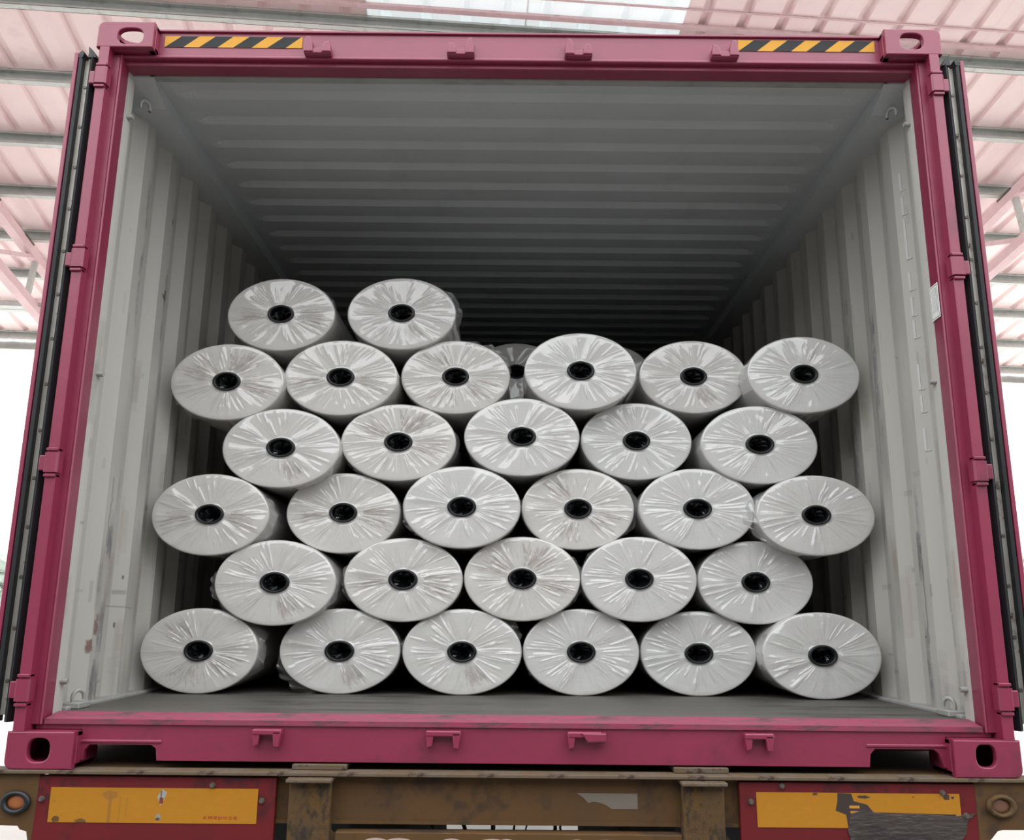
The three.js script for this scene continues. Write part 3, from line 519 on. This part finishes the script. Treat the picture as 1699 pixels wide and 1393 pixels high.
function flapGeo(a0, a1, reach, seed) {                // surplus film standing off the rim
  reseed(seed); const NA = 40, NR = 8, pos = [], idx = [], ph = [rr(0, 6), rr(0, 6), rr(0, 6)];
  const knots = Array.from({ length: 10 }, () => rr(0.45, 1)), jag = Array.from({ length: NA + 1 }, (_, i) => { const q = i / NA * 8, k = Math.floor(q), t = q - k; return knots[k] * (1 - t) + knots[k + 1] * t; });
  for (let j = 0; j <= NR; j++) for (let i = 0; i <= NA; i++) {
    const f = i / NA, a = (a0 + (a1 - a0) * f) * D2R, t = j / NR, env = Math.sin(Math.PI * f) ** 0.55 * jag[i];
    const r = RX * (0.985 + 1.6 * reach * t * env), z = -0.006 - 0.03 * t + 0.009 * Math.sin(f * 21 + ph[0]) * t + 0.008 * Math.sin(f * 38 + ph[1] + t * 5) * t + 0.006 * Math.sin(f * 9 + ph[2]);
    pos.push(r * Math.cos(a), r * Math.sin(a) * KY, z);
  }
  for (let j = 0; j < NR; j++) for (let i = 0; i < NA; i++) { const a = j * (NA + 1) + i; idx.push(a, a + NA + 1, a + 1, a + 1, a + NA + 1, a + NA + 2); }
  const g = new THREE.BufferGeometry(); g.setAttribute('position', new THREE.Float32BufferAttribute(pos, 3)); g.setIndex(idx); g.computeVertexNormals(); return g;
}
function faceTex(seed, dirt, warm) {                   // winding rings, radial streaks painted as film-fold shading and, on some, beige-grey dust smears
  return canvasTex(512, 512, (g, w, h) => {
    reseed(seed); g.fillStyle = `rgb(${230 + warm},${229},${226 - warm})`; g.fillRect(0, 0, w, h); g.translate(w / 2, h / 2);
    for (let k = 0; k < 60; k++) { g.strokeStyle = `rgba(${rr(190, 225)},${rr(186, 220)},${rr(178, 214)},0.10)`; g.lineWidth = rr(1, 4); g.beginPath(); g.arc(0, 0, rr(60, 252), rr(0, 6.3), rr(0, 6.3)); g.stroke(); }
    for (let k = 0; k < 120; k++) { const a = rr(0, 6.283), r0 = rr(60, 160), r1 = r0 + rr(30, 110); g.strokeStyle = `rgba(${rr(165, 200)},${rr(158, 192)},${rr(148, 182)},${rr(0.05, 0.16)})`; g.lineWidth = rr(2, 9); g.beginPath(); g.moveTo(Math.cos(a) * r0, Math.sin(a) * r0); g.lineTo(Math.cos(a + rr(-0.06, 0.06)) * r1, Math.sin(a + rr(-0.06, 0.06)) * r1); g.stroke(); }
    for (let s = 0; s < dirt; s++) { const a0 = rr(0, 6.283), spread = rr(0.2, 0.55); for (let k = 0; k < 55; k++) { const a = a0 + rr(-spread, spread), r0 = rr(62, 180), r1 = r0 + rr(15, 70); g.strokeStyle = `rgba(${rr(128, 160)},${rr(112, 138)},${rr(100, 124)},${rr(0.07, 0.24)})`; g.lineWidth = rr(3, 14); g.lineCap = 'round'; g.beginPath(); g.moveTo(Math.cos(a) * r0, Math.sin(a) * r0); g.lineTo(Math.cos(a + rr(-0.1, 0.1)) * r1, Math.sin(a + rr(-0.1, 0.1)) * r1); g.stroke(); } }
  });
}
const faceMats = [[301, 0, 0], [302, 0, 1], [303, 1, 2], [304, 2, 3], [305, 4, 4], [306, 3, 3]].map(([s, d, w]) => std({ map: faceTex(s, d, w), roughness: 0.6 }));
const bodyHi = bodyGeo(96), tubeHi = tubeGeo(48), plugs = [1, 2, 3].map((k) => plugGeo(k * 31)), films = [1, 2, 3, 4, 5, 6].map((k) => filmGeo(k * 101, 480, 24, 12));
const bodyLo = bodyGeo(56), tubeLo = tubeGeo(28), filmLo = filmGeo(999, 120, 10, 6);

// row from the floor up, x, y, z of the front face, half width, half height, dirt variant
const FRONT = [
  [6, -0.820, 1.385, -0.670, 0.1881, 0.1329, 3], [6, -0.399, 1.391, -0.666, 0.1900, 0.1317, 2],
  [5, -0.962, 1.119, -0.590, 0.1897, 0.1319, 4], [5, -0.591, 1.147, -0.625, 0.1923, 0.1318, 3], [5, -0.207, 1.169, -0.685, 0.1892, 0.1315, 5], [5, 0.218, 1.171, -0.604, 0.1894, 0.1346, 1], [5, 0.616, 1.181, -0.696, 0.1892, 0.1311, 2], [5, 0.962, 1.162, -0.587, 0.1893, 0.1327, 0],
  [4, -0.767, 0.897, -0.590, 0.1933, 0.1325, 2], [4, -0.389, 0.928, -0.635, 0.1928, 0.1310, 4], [4, 0.022, 0.946, -0.614, 0.1918, 0.1325, 1], [4, 0.409, 0.946, -0.668, 0.1883, 0.1328, 0], [4, 0.807, 0.926, -0.607, 0.1932, 0.1318, 0],
  [3, -0.975, 0.675, -0.572, 0.1888, 0.1311, 3], [3, -0.564, 0.693, -0.654, 0.1886, 0.1331, 3], [3, -0.171, 0.709, -0.596, 0.1910, 0.1338, 1], [3, 0.209, 0.713, -0.652, 0.1869, 0.1345, 5], [3, 0.596, 0.713, -0.619, 0.1908, 0.1330, 0], [3, 0.968, 0.691, -0.579, 0.1918, 0.1298, 1],
  [2, -0.755, 0.463, -0.582, 0.1920, 0.1337, 2], [2, -0.355, 0.477, -0.619, 0.1910, 0.1329, 3], [2, 0.026, 0.484, -0.630, 0.1880, 0.1345, 4], [2, 0.402, 0.486, -0.627, 0.1870, 0.1354, 1], [2, 0.782, 0.480, -0.650, 0.1884, 0.1335, 0],
  [1, -0.983, 0.2523, -0.600, 0.1852, 0.1301, 5], [1, -0.550, 0.2538, -0.636, 0.1916, 0.1318, 2], [1, -0.163, 0.2549, -0.638, 0.1899, 0.1329, 2], [1, 0.216, 0.2567, -0.656, 0.1864, 0.1347, 1], [1, 0.595, 0.2548, -0.676, 0.1878, 0.1328, 0], [1, 0.966, 0.2547, -0.600, 0.1877, 0.1322, 1],
];
const ROWS = ['', 'bottom row', 'second row up', 'third row up', 'fourth row up', 'fifth row up', 'top pair'];
const ORD = ['first', 'second', 'third', 'fourth', 'fifth', 'sixth'];
// loose film: index in FRONT -> [from degree, to degree, reach]
const FLAPS = { 0: [[10, 60, 0.05]], 1: [[-25, 60, 0.12], [95, 150, 0.03]], 2: [[185, 260, 0.06], [95, 150, 0.03]], 3: [[140, 185, 0.05], [200, 250, 0.04]], 4: [[10, 85, 0.13]], 8: [[280, 330, 0.04]], 9: [[-35, 35, 0.05], [205, 250, 0.05]], 12: [[10, 50, 0.04]], 13: [[-50, 30, 0.1]], 14: [[120, 160, 0.06]], 15: [[185, 225, 0.06]], 16: [[-50, 55, 0.1], [140, 200, 0.03]], 18: [[140, 235, 0.14]], 19: [[160, 225, 0.12], [-60, 0, 0.05]], 20: [[150, 215, 0.08]], 21: [[-45, 40, 0.08]], 22: [[-40, 5, 0.04], [130, 160, 0.05]], 23: [[-20, 25, 0.04]], 24: [[-40, 40, 0.12]], 25: [[180, 262, 0.2]], 26: [[150, 200, 0.06], [15, 65, 0.1]], 27: [[195, 240, 0.04]], 29: [[20, 75, 0.03], [150, 200, 0.05]] };
const perRow = {}; FRONT.forEach((f) => { perRow[f[0]] = (perRow[f[0]] ?? 0) + 1; }); const seenRow = {};
const SOIL = ['clean bright', 'clean white', 'lightly creased white', 'slightly soiled white', 'dusty brown smeared white', 'beige stained white'];
FRONT.forEach(([row, x, y, z, a, b, v], i) => {
  const k = seenRow[row] = (seenRow[row] ?? 0) + 1;
  const where = row === 6 ? (k === 1 ? 'left roll of the top pair' : 'right roll of the top pair') : `${ORD[k - 1]} from left in the ${ROWS[row]}`;
  const o = thing('plastic_wrapped_roll', `${SOIL[v]} film wrapped roll, ${where}`, 'roll', 'white wrapped rolls in the front stack', [x, y, z]);
  o.scale.set(a / RX, b / (RX * KY), 1);
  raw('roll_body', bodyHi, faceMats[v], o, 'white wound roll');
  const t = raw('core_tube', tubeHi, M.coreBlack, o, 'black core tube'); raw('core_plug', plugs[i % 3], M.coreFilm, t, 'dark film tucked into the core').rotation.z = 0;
  raw('plastic_wrap', films[(i * 5 + row) % 6], M.film, o, 'clear crinkled plastic film');
  (FLAPS[i] ?? []).forEach(([a0, a1, r], q) => raw('loose_film', flapGeo(a0, a1, r, i * 7 + q), M.filmClear, o, 'loose end of clear film'));
});
// the next stack, deep in the container; only two of its top rolls show between the front ones
const backGroup = 'rolls of the rear stack';
function rearRoll(x, y, label, group) {
  const o = thing('plastic_wrapped_roll', label, 'roll', group, [x, y, -1.47]);
  raw('roll_body', bodyLo, faceMats[2], o); const t = raw('core_tube', tubeLo, M.coreBlack, o); raw('core_plug', plugs[0], M.coreFilm, t); raw('plastic_wrap', filmLo, M.film, o);
}
const YB = [0, 0.2545, 0.481, 0.707, 0.934, 1.16];
for (let r = 1; r <= 5; r++) for (const x of r % 2 ? [-0.99, -0.59, -0.195, 0.208, 0.605, 0.99] : [-0.79, -0.39, 0.007, 0.41, 0.8]) rearRoll(x, YB[r], 'white wrapped roll of the dark rear stack hidden behind the front rolls', backGroup);
for (const x of [-0.79, -0.39, 0.8]) rearRoll(x, 1.41, 'white wrapped roll of the dark rear stack hidden behind the front rolls', backGroup);
rearRoll(0.007, 1.412, 'shaded roll of the rear stack showing its core between two front rolls', backGroup);
rearRoll(0.41, 1.408, 'shaded roll of the rear stack, only its upper rim showing', backGroup);

// ------------------------------------------------------------------ far trees beyond the yard
const leaf = std({ color: 0x9aa39a, roughness: 1 });  // distance haze is put into this pale foliage colour
[[-27.5, -44, 4.2, 'pale hazy tree on the horizon left of the container'], [-36, -50, 5.6, 'taller pale hazy tree at the left edge of the yard'], [27.5, -44, 4.4, 'pale hazy tree on the horizon right of the container'], [36, -50, 5.4, 'taller pale hazy tree at the right edge of the yard']].forEach(([x, z, h, label], q) => {
  const o = thing('tree', label, 'tree', 'hazy trees on the horizon', [x, -1.05, z]); reseed(500 + q);
  part('trunk', cyl(0.22, h * 0.6, 'y', 0, h * 0.3, 0, 10, 0.14), M.dark, o);
  const g = []; for (let k = 0; k < 26; k++) { const s = new THREE.IcosahedronGeometry(rr(0.5, 1.1), 1), p = s.attributes.position; for (let i = 0; i < p.count; i++) { const f = 1 + 0.3 * Math.sin(p.getX(i) * 9 + p.getY(i) * 7 + k); p.setXYZ(i, p.getX(i) * f, p.getY(i) * f * 0.8, p.getZ(i) * f); } s.computeVertexNormals(); s.translate(rr(-1.6, 1.6), h * rr(0.45, 1.0), rr(-1.4, 1.4)); g.push(s); }
  part('foliage', g, leaf, o);
});

renderer.render(scene, camera);
